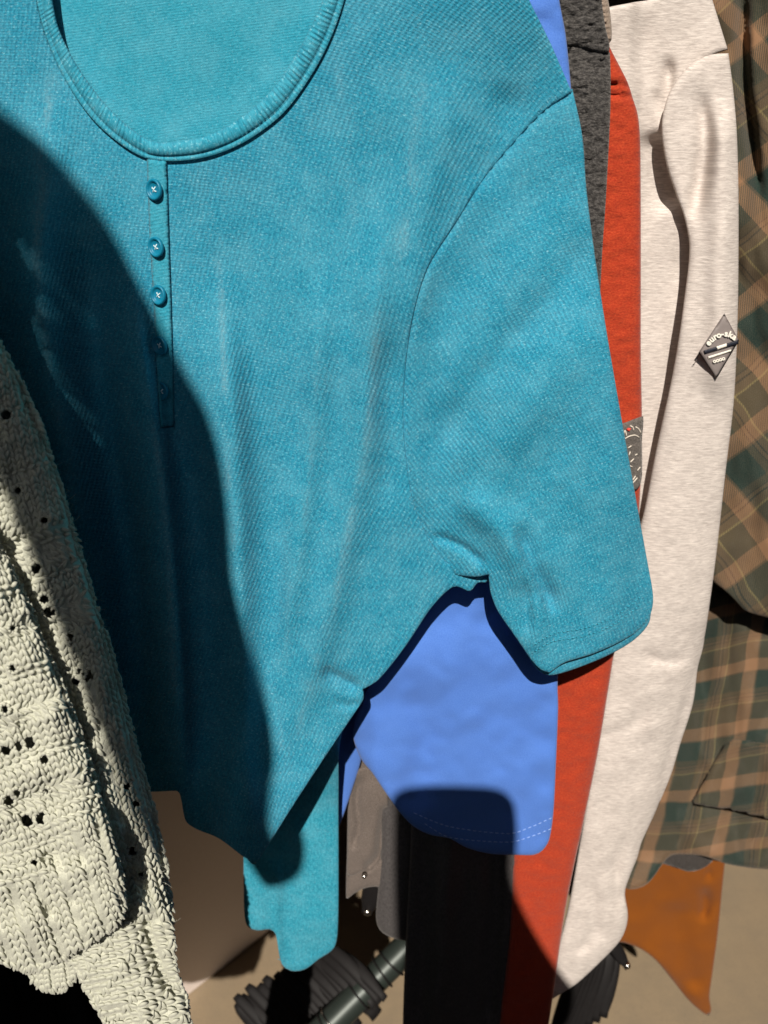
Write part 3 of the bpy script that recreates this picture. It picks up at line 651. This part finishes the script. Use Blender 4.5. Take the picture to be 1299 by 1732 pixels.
def D_fp(x, y): return .775 + .016 * fbm(x / 60, y / 120, 111, 3) + crease(x, y, [(1150, 1100), (1130, 1280), (1100, 1420)], 30, 26, -.008) + crease(x, y, [(1190, 1020), (1185, 1250), (1165, 1400)], 16, 16, .006) + crease(x, y, [(1262, 1000), (1270, 1200), (1250, 1380)], 20, 24, -.005)
fp = panel('front_panel', [(1060, 880, 1), (1500, 880, 1), (1500, 1478, 1), (1400, 1476), (1290, 1470), (1255, 1466), (1225, 1460), (1190, 1448), (1160, 1445), (1135, 1447), (1120, 1462), (1105, 1484), (1090, 1498), (1070, 1504), (1056, 1500), (1050, 1470), (1055, 1300)], D_fp, M_PLAID, root, step=8, edge=7, roll=9, th=.004, ribs=(FP1, FP2))
panel('pocket', [(1222, 1262, 1), (1240, 1250, 1), (1340, 1262, 1), (1340, 1392, 1), (1300, 1388), (1230, 1372), (1165, 1362, 1)], lambda x, y: D_fp(x, y) - .0040, M_PLAID, fp, step=8, edge=6, roll=4, th=.0012,
      ribs=(lambda x, y: FP1(x, y) + .05, lambda x, y: FP2(x, y) + .10))

# ------------------------------------------------------------------ ribbed grey hem and orange garment
root = empty('sweater', (.38, .82, .9), 'dark grey ribbed knit of which only the curved hem shows below the plaid shirt', 'sweater')
panel('ribbed_hem', [(1060, 1380, 1), (1250, 1380, 1), (1210, 1450), (1190, 1468), (1165, 1474), (1140, 1466), (1110, 1458), (1080, 1450)], lambda x, y: .815 + .0016 * np.sin((x * .5 + y * .9) * .75), M_DRIB, root, step=4, edge=5, roll=8, th=.004)
root = empty('jersey_top', (.38, .85, .8), 'orange jersey garment hanging lowest at the right above the floor', 'top')
def D_or(x, y): return .85 + .006 * fbm(x / 60, y / 70, 121, 3) + crease(x, y, [(1190, 1500), (1194, 1530), (1186, 1560)], 8, 8, .009, .25) + crease(x, y, [(1200, 1470), (1198, 1490)], 5, 5, .006, .3) + crease(x, y, [(1080, 1600), (1130, 1640), (1195, 1700)], 16, 6, -.004) + crease(x, y, [(1150, 1520), (1150, 1600), (1180, 1680)], 24, 24, .005)
panel('body', [(1020, 1340, 1), (1240, 1340, 1), (1226, 1462), (1222, 1500), (1214, 1580), (1206, 1640), (1200, 1685), (1203, 1708), (1199, 1717), (1190, 1714), (1165, 1692), (1135, 1655), (1110, 1625), (1085, 1606), (1055, 1594), (1035, 1590), (1030, 1500)], D_or, M_ORANGE, root, step=7, edge=6, roll=8, th=.003)

# ------------------------------------------------------------------ grey jacket and black trousers low in the middle
root = empty('jacket', (0, .6, .9), 'brown grey melange cotton jacket whose lower edge hangs beside the teal hem', 'jacket')
def D_gj(x, y): return .618 + .004 * fbm(x / 30, y / 50, 131, 2) + crease(x, y, [(612, 1310), (604, 1350), (608, 1400), (596, 1440)], 4, 7, .007, .15) + crease(x, y, [(655, 1360), (646, 1410), (640, 1450), (615, 1475)], 4, 8, .010, .1)
gj = panel('front_panel', [(520, 1150, 1), (680, 1150, 1), (668, 1300), (662, 1400), (660, 1480), (658, 1510), (640, 1500), (618, 1502), (598, 1512), (586, 1520), (587, 1440), (588, 1380), (590, 1320), (560, 1250)], D_gj, M_GREYM, root, step=4.5, edge=5, roll=7, th=.003)
panel('front_flap', [(592, 1325), (606, 1300), (640, 1302), (655, 1340), (654, 1380), (646, 1430), (640, 1455), (628, 1468), (612, 1474), (590, 1482), (587, 1470), (590, 1400)], lambda x, y: D_gj(x, y) - .008, M_GREYM, gj, step=5, edge=5, roll=6, th=.002)
bp = P(616, 1482, .606); v, f = tube([bp + np.array((0, .003, 0)), bp + np.array((0, 0, 0)), bp + np.array((0, -.002, 0))], [.0022, .0024, .0012], 12); link('stud', v, f, M_STEEL, gj)
root = empty('trousers', (.06, .64, .8), 'black knitted trousers hanging below the blue sleeve', 'trousers')
panel('leg', [(630, 1250, 1), (760, 1250, 1), (740, 1500), (720, 1585), (700, 1592), (678, 1590), (660, 1585), (642, 1572), (636, 1550), (640, 1500), (645, 1400)], lambda x, y: .618 + .004 * fbm(x / 30, y / 80, 141, 2), M_BLACKF, root, step=9, roll=12, th=.006)
panel('leg', [(700, 1250, 1), (900, 1250, 1), (880, 1440), (872, 1520), (862, 1640), (852, 1820, 1), (680, 1820, 1), (682, 1700), (688, 1560), (694, 1440)], lambda x, y: .600 + .006 * fbm(x / 34, y / 200, 143, 2) + crease(x, y, [(842, 1400), (838, 1550), (826, 1730)], 10, 14, .014, .1) - crease(x, y, [(760, 1380), (750, 1550), (740, 1740)], 20, 14, .012, .1) + crease(x, y, [(720, 1400), (716, 1560), (706, 1740)], 10, 10, .009, .1), M_BLACKF, root, step=9, roll=14, th=.008)

# ------------------------------------------------------------------ chunky knit sweater at the left
root = empty('knit_sweater', (-.12, .39, 1.0), 'sage cream chunky openwork knit sweater hanging nearest at the left', 'sweater')
def leaf(seg=7, rings=6):
    v = []; f = []
    for i in range(rings + 1):
        t = i / rings; r = math.sin(math.pi * t) ** .5 if 0 < t < 1 else 0.02
        for j in range(seg): a = j * 2 * math.pi / seg; v.append((r * math.cos(a), t - .5, r * math.sin(a)))
    for i in range(rings):
        for j in range(seg): f.append((i*seg + j, i*seg + (j+1) % seg, (i+1)*seg + (j+1) % seg, (i+1)*seg + j))
    return np.array(v), f
LV, LF = leaf()
LFa = np.array(LF)
def lobes(name, arr, D, parent, par_lift):
    """arr rows: x, y, angle (0 = down the garment), length px, radius px, lift px"""
    arr = np.array(arr); V = []; F = []; off = 0
    x = arr[:, 0]; y = arr[:, 1]; C = D(x, y)
    mpp = .40 / FPX * 1.12
    for i in range(len(arr)):
        ang, L, r, lift = arr[i, 2:]
        ca, sa = math.cos(ang), math.sin(ang)
        u = LV[:, 0] * r; w = LV[:, 1] * L; z = LV[:, 2] * r
        bend = (LV[:, 1] ** 2) * L * .6
        px = x[i] + u * ca + w * sa; py = y[i] - u * sa + w * ca
        V.append(P(px, py, C[i] - (lift + z - bend) * mpp)); F.append(LFa + off); off += len(LV)
    return link(name, np.vstack(V), np.vstack(F), M_KNIT, parent)
def knit(name, pts, D, origin, ang, parent, zones, wale=14.0, row=11.5, holes=(), nu=(-60, 60), nv=(-80, 140), seed=1, edgekeep=2):
    r_ = random.Random(seed); poly = spline(pts, 6)
    arr = []; hl = list(holes); ca, sa = math.cos(ang), math.sin(ang)
    cl = np.vstack([poly, poly[:1]])
    us = []; 
    for j in range(*nv):
        for i in range(*nu): us.append((i, j))
    us = np.array(us); wob = 5 * np.sin(us[:, 1] * .13 + seed) + 3 * np.sin(us[:, 0] * .4 + us[:, 1] * .07)
    X = origin[0] + us[:, 0] * wale * ca + us[:, 1] * row * sa + wob * ca; Y = origin[1] - us[:, 0] * wale * sa + us[:, 1] * row * ca + 3 * np.sin(us[:, 0] * .5 + seed)
    k = inside(X, Y, poly); us = us[k]; X = X[k]; Y = Y[k]; e, _ = segdist(X, Y, cl)
    for (i, j), x, y, ed in zip(us, X, Y, e):
        if ed < edgekeep: continue
        if any((x - h[0]) ** 2 + (y - h[1]) ** 2 < (h[2] * 1.35 + 2.5) ** 2 for h in holes): continue
        z = zones(x, y, i, j)
        J = lambda s: r_.uniform(-s, s)
        if z == 'v' or z == 'rib':
            lift = 3.0; w = 1.0
            if z == 'rib':
                if i % 3 == 2: lift = -3.0
                else: lift = 3.6
            for s in (-1, 1):
                arr.append((x + s * wale * .24 * ca + J(.8), y - s * wale * .24 * sa + J(.8), ang + s * (.46 + J(.16)), row * 1.75 + J(1.5), 4.1 + J(.5), lift + J(1.0)))
        elif z == 'lace':
            q = (i * 2 + j) % 6
            a = ang + (.8 if (j // 6) % 2 else -.75) + J(.3)
            if q == 0 and r_.random() < .3: hl.append((x, y, 4.0)); continue
            arr.append((x + J(2), y + J(2), a, row * 2.0 + J(3), 3.5 + J(.7), 2.2 + J(2.2)))
            arr.append((x + J(4), y + J(4), a + J(1.2), row * 1.5, 2.7 + J(.5), 0.5 + J(1.5)))
        elif z == 'bob':
            arr.append((x + J(1), y + J(1), ang + 1.57 + J(.4), row * 1.25 + J(2), 4.3 + J(.6), 3.6 + J(1)))
        elif z == 'purl':
            arr.append((x + J(1), y + J(1), ang + 1.4 + J(.35), wale * 1.4 + J(1.5), 4.0 + J(.4), 3.4 + J(.8)))
    hl = [(h[0], h[1], h[2] * 1.3) for h in hl]
    base = panel(name, None, D, M_KNIT, parent, step=5, roll=10, th=.0025, holes=hl, poly=poly, backgap=.016, backfull=True)
    for hx, hy, hr in hl:
        for q in range(8):
            a = q * math.pi / 4 + r_.uniform(-.2, .2); rr = hr + 2.2
            arr.append((hx + rr * math.cos(a), hy + rr * math.sin(a), -a + r_.uniform(-.25, .25), rr * 1.15, 3.3 + r_.uniform(-.3, .5), 2.5 + r_.uniform(-.8, .8)))
    # ragged yarn loops along the rolled edge
    for x, y in cl[::1]:
        for q in range(2):
            arr.append((x + r_.uniform(-4, 1), y + r_.uniform(-3, 3), ang + r_.choice((-.5, .5)) + r_.uniform(-.2, .2), 16 + r_.uniform(-2, 2), 3.6 + r_.uniform(-.5, .5), r_.uniform(-6, 1)))
    lobes('knit_stitches', arr, lambda x, y: D(x, y) - .0022, base, 0)
    return base
def D_kA(x, y):
    ex = np.interp(y, [400, 580, 850, 1000, 1300, 1560, 1732], [-110, 0, 110, 152, 240, 290, 330])
    t = np.clip((ex - x) / 90, 0, 1)
    return .418 - .022 * np.sqrt(1 - (1 - t) ** 2) + .008 * fbm(x / 40, y / 40, 151, 2) + .003 * fbm(x / 22, y / 20, 153, 1) + .012 * smooth(1560, 1500, y) * smooth(170, 240, x) + crease(x, y, [(200, 1545), (240, 1555), (290, 1560)], 12, 12, .006, .1) + crease(x, y, [(240, 1540), (270, 1640), (310, 1700)], 12, 16, .01, .2)
def D_kB(x, y):
    ex = np.interp(y, [800, 920, 1090, 1260, 1420, 1500, 1540], [-70, 0, 75, 140, 190, 208, 212]); t = np.clip((ex - x) / 60, 0, 1)
    return .385 - .014 * np.sqrt(1 - (1 - t) ** 2) + .008 * fbm(x / 45, y / 45, 161, 2) + .003 * fbm(x / 24, y / 22, 163, 1) + crease(x, y, [(0, 1330), (60, 1300), (110, 1240)], 20, 20, -.004, .2) + .010 * smooth(1560, 1650, y)
def zA(x, y, i, j):
    if y > 1560: return 'purl' if (i + j) % 5 else 'v'
    if y > 1160 and x > np.interp(y, [1160, 1560], [150, 225]): return 'rib'
    if 900 < y < 1000 and (j % 5 == 0): return 'purl'
    if y > 1060 or 960 < y < 1000: return 'v'
    if j % 9 == 0: return 'bob'
    return 'lace' if y > 890 else 'v'
def zB(x, y, i, j):
    lim = np.interp(x, [-60, 60, 120, 200], [1500, 1470, 1400, 1300])
    if y > lim + 20: return 'rib'
    if y > lim - 60: return 'purl' if j % 2 else 'v'
    if j % 12 in (0, 1): return 'bob'
    if j % 12 in (5, 6, 7): return 'lace'
    return 'v'
hA = [(10, 702, 7), (62, 962, 7), (75, 1014, 6), (84, 1036, 8), (118, 1078, 5), (136, 1138, 6), (150, 1143, 8), (128, 1152, 6), (30, 830, 5), (75, 880, 5), (230, 1360, 5), (215, 1330, 5), (225, 1440, 6), (205, 1470, 6), (240, 1480, 5)]
hB = [(12, 1268, 8), (30, 1262, 7), (50, 1256, 8), (75, 1285, 6), (8, 1200, 5), (28, 1342, 5), (15, 1354, 7), (46, 1388, 8), (70, 1384, 8), (58, 1460, 5), (22, 1130, 5)]
knit('body', [(-600, 60, 1), (-260, 60), (-120, 330), (-60, 460), (2, 585), (32, 640), (62, 702), (92, 790), (116, 870), (140, 950), (166, 1040), (190, 1108), (214, 1200), (238, 1290), (262, 1380), (278, 1450), (288, 1520), (292, 1580), (298, 1640), (316, 1690), (322, 1732), (352, 1840), (372, 2080, 1), (215, 2080, 1), (205, 1800), (184, 1740), (158, 1690), (136, 1650), (100, 1600, 1), (-30, 1600, 1), (-30, 2080, 1), (-600, 2080, 1)],
     D_kA, (0, 700), R(15), root, zA, holes=hA, seed=3, nu=(-30, 45), nv=(-70, 125))
knit('sleeve', [(-600, 420, 1), (-260, 620), (-120, 760), (-60, 840), (0, 925), (38, 1000), (74, 1085), (108, 1165), (138, 1250), (164, 1335), (188, 1415), (206, 1490), (211, 1535), (196, 1562), (168, 1584), (120, 1612), (80, 1632), (48, 1640), (0, 1626), (-600, 1560, 1)],
     D_kB, (0, 1000), R(19), root, zB, holes=hB, seed=5, nu=(-30, 40), nv=(-50, 90))
knit('cuff', [(48, 1625), (70, 1610), (110, 1610), (128, 1635), (122, 1660), (100, 1674), (72, 1670), (54, 1652)], lambda x, y: .405 + 0 * x, (90, 1640), R(8), root, lambda x, y, i, j: 'rib', seed=8, nu=(-8, 8), nv=(-8, 8), wale=8, row=8)
# stray fibres along the knit's edge
parts = []
for k in range(90):
    t = random.random(); y0 = 600 + t * 1000; x0 = float(np.interp(y0, [585, 850, 1000, 1300, 1560, 1640], [0, 112, 152, 240, 290, 298])); a = random.uniform(-1.2, 1.2); L = random.uniform(6, 22)
    q = np.linspace(0, 1, 6); cv = random.uniform(-8, 8); xs = x0 - 2 + np.cos(a) * L * q; ys = y0 + np.sin(a) * L * q + cv * q * q
    parts.append(tube(P(xs, ys, .418 + q * random.uniform(-.006, .006)), .00006, 4))
v, f = join(parts); link('loose_fibres', v, f, M_KNIT, root)['kind'] = 'stuff'

# ------------------------------------------------------------------ lower rail with rings, piled black hangers
root = empty('clothes_rail', (0, .8, .4), 'dark green grey steel rail with bright rings among the black hangers', 'rail')
a0 = P(500, 1790, .74); a1 = P(700, 1590, .84); a0 = np.array(a0); a1 = np.array(a1); dv = (a1 - a0)
v, f = tube([a0 - dv * .3, a0, a0 + dv * .5, a1, a1 + dv * .3], .0195, 24); link('tube', v, f, M_PIPE, root)
def ring(c, ax, R1, r, n=28):
    ax = Vector(ax).normalized(); s = ax.orthogonal().normalized(); u = ax.cross(s)
    return tube([np.array(Vector(c) + (s * math.cos(t) + u * math.sin(t)) * R1) for t in np.linspace(0, 2 * math.pi, n)], r, 6, False)
for k, t in enumerate((.12, .17, .24, .30, .52, .58, .63, .72, .8)):
    c = a0 + dv * t; v, f = ring(c, dv + np.array((random.uniform(-.02, .02), random.uniform(-.02, .02), random.uniform(-.03, .03))), .0212 + random.uniform(0, .001), .0013)
    link('ring', v, f, M_STEEL if k % 3 == 0 else M_BPLAST, root)
def hanger(x0, y0, x1, y1, d0, d1, wid, label, curve=.0, grp='black hangers piled on the lower rail', hook=True, dot=False):
    A = P(x0, y0, d0); B = P(x1, y1, d1); root = empty('clothes_hanger', A, label, 'hanger', grp)
    q = np.linspace(0, 1, 14); C = A + (B - A) * q[:, None]; C[:, 2] += curve * np.sin(q * math.pi)
    hw = wid * (.55 + .45 * np.sin(np.clip(q * 1.15, 0, 1) * math.pi) ** .5)
    tg = (B - A) / np.linalg.norm(B - A); side = np.cross(tg, (0, -.6, .8)); side /= np.linalg.norm(side); up = np.cross(side, tg)
    seg = 12; an = np.arange(seg) * 2 * math.pi / seg
    V = (C[:, None] + hw[:, None, None] * (np.cos(an)[None, :, None] * side * 1.0 + np.sin(an)[None, :, None] * up * .34)).reshape(-1, 3); F = []
    for i in range(13):
        for j in range(seg): F.append((i*seg + j, i*seg + (j+1) % seg, (i+1)*seg + (j+1) % seg, (i+1)*seg + j))
    F += [tuple(range(seg))[::-1], tuple(range(13*seg, 14*seg))]
    link('arm', V, F, M_BPLAST, root)
    if hook:
        h = [A + up * .005, A + up * .02, A + up * .035 + side * .008, A + up * .045 + side * .002, A + up * .04 - side * .01]
        v, f = tube(h, .0016, 8); link('hook', v, f, M_STEEL, root)
    if dot:
        c = A + (B - A) * .93 - np.array((0, hw[-2] * .5, -.002)); v, f = tube([c, c + np.array((0, -.003, .0015)), c + np.array((0, -.0045, .002))], [.004, .004, .002], 12); link('rivet', v, f, M_STEEL, root)
    return root
ORD = ['leftmost', 'second from left', 'third from left', 'fourth from left', 'fifth from left', 'sixth from left', 'seventh from left', 'eighth from left', 'ninth from left', 'tenth from left', 'eleventh from left', 'twelfth from left', 'sixth from right', 'fifth from right', 'fourth from right', 'third from right', 'second from right', 'rightmost']
for k in range(18):
    t = k / 17
    hanger(398 + 165 * t, 1684 - 84 * t + 7 * math.sin(k * 2.3), 500 + 150 * t + random.uniform(-5, 5), 1800 - 110 * t, .86 - .03 * t + .004 * (k % 2), .80 - .03 * t, .0088, ORD[k] + ' of the black hangers fanned out below the teal hem', .01, hook=False)
for k in range(5):
    hanger(404 + 36 * k, 1692 - 18 * k, 506 + 33 * k, 1806 - 22 * k, .90, .86, .019, ['leftmost', 'second', 'third', 'fourth', 'rightmost'][k] + ' of the rear black hangers lying under the fanned ones below the teal hem', .008, hook=False)
for k in range(8):
    t = k / 7
    hanger(985 + 55 * t, 1628 - 20 * t + random.uniform(-3, 3), 930 + 90 * t, 1775 - 55 * t, .80 + .02 * t, .78, .011, (ORD[k] if k < 7 else 'rightmost') + ' black hanger in the stack under the tip of the pale sleeve', .008, 'black hangers under the pale sleeve', hook=False)
for k in range(4):
    hanger(-40 + 60 * k, 1600 + 8 * k, 30 + 62 * k, 1800, .62 + .02 * k, .60, .021, (ORD[k] if k < 3 else 'rightmost') + ' broad black hanger below the cuffs of the knit sweater', .004, 'black hangers below the knit sweater', hook=False)
hanger(1020, 1570, 1062, 1636, .80, .79, .0095, 'black hanger end with a bright rivet beside the orange garment', 0, None, hook=False, dot=True)
hanger(640, 1470, 620, 1545, .72, .72, .012, 'black hanger end with a small rivet below the grey jacket', 0, None, hook=False, dot=True)
for o_ in [o for o in COL.objects if o.get('group', 1) is None]: del o_['group']

# ------------------------------------------------------------------ added unseen panels behind the photographer, outlined to shape the cast shadows
def caster(name, pts, d, T, holes=()):
    poly = spline(pts, 14); c = poly.mean(0)
    S = P(poly[:, 0], poly[:, 1], d) - SUN * T
    x0, y0 = poly.min(0); x1, y1 = poly.max(0); g = 4.5
    gx, gy = np.meshgrid(np.arange(x0, x1, g), np.arange(y0, y1, g)); gx = gx.ravel(); gy = gy.ravel(); k = inside(gx, gy, poly); gx = gx[k]; gy = gy[k]
    e, _ = segdist(gx, gy, np.vstack([poly, poly[:1]])); gx = gx[e > 3]; gy = gy[e > 3]
    v, _, f, *_r = delaunay_2d_cdt([Vector(p) for p in poly] + [Vector(p) for p in zip(gx, gy)], [], [list(range(len(poly)))], 1, 1e-4)
    v = np.array([(a[0], a[1]) for a in v]); f = np.array([t for t in f if len(t) == 3]); cc = v[f].mean(1); hk = np.ones(len(f), bool)
    for hx, hy, hr in holes: hk &= (cc[:, 0] - hx) ** 2 + (cc[:, 1] - hy) ** 2 > hr * hr
    f = f[hk]
    S = P(v[:, 0], v[:, 1], d) - SUN * T
    n = len(S); S2 = S - np.array((0, .004, 0))
    o = link(name, np.vstack([S, S2]), np.vstack([f, f[:, ::-1] + n]), M_CASTER, None); o['kind'] = 'structure'; return o
caster('shadow_caster', [(-420, -100), (-200, 60), (-60, 140), (2, 187), (60, 236), (112, 292), (160, 345), (196, 402), (232, 470), (272, 548), (320, 640), (358, 710), (384, 790), (396, 880), (402, 980), (424, 1070), (452, 1180), (472, 1270), (470, 1330), (470, 1390), (482, 1440), (474, 1490), (440, 1514), (400, 1512),
                       (330, 1400), (290, 1260), (200, 1000), (110, 800), (40, 740), (-200, 640), (-420, 500)], .50, .80,
       [(60, 454, 8), (84, 478, 8), (107, 500, 7.5), (130, 518, 7.5), (108, 554, 8), (84, 574, 7), (98, 606, 8), (112, 642, 8), (140, 700, 9), (152, 735, 8), (128, 668, 7)])
caster('shadow_caster', [(664, 1400), (668, 1350), (690, 1334), (740, 1330), (830, 1334), (858, 1352), (866, 1400), (864, 1480), (885, 1540), (930, 1620), (990, 1700), (1040, 1760), (1000, 1850), (670, 1850), (668, 1700), (666, 1560), (664, 1500)], .585, .80)
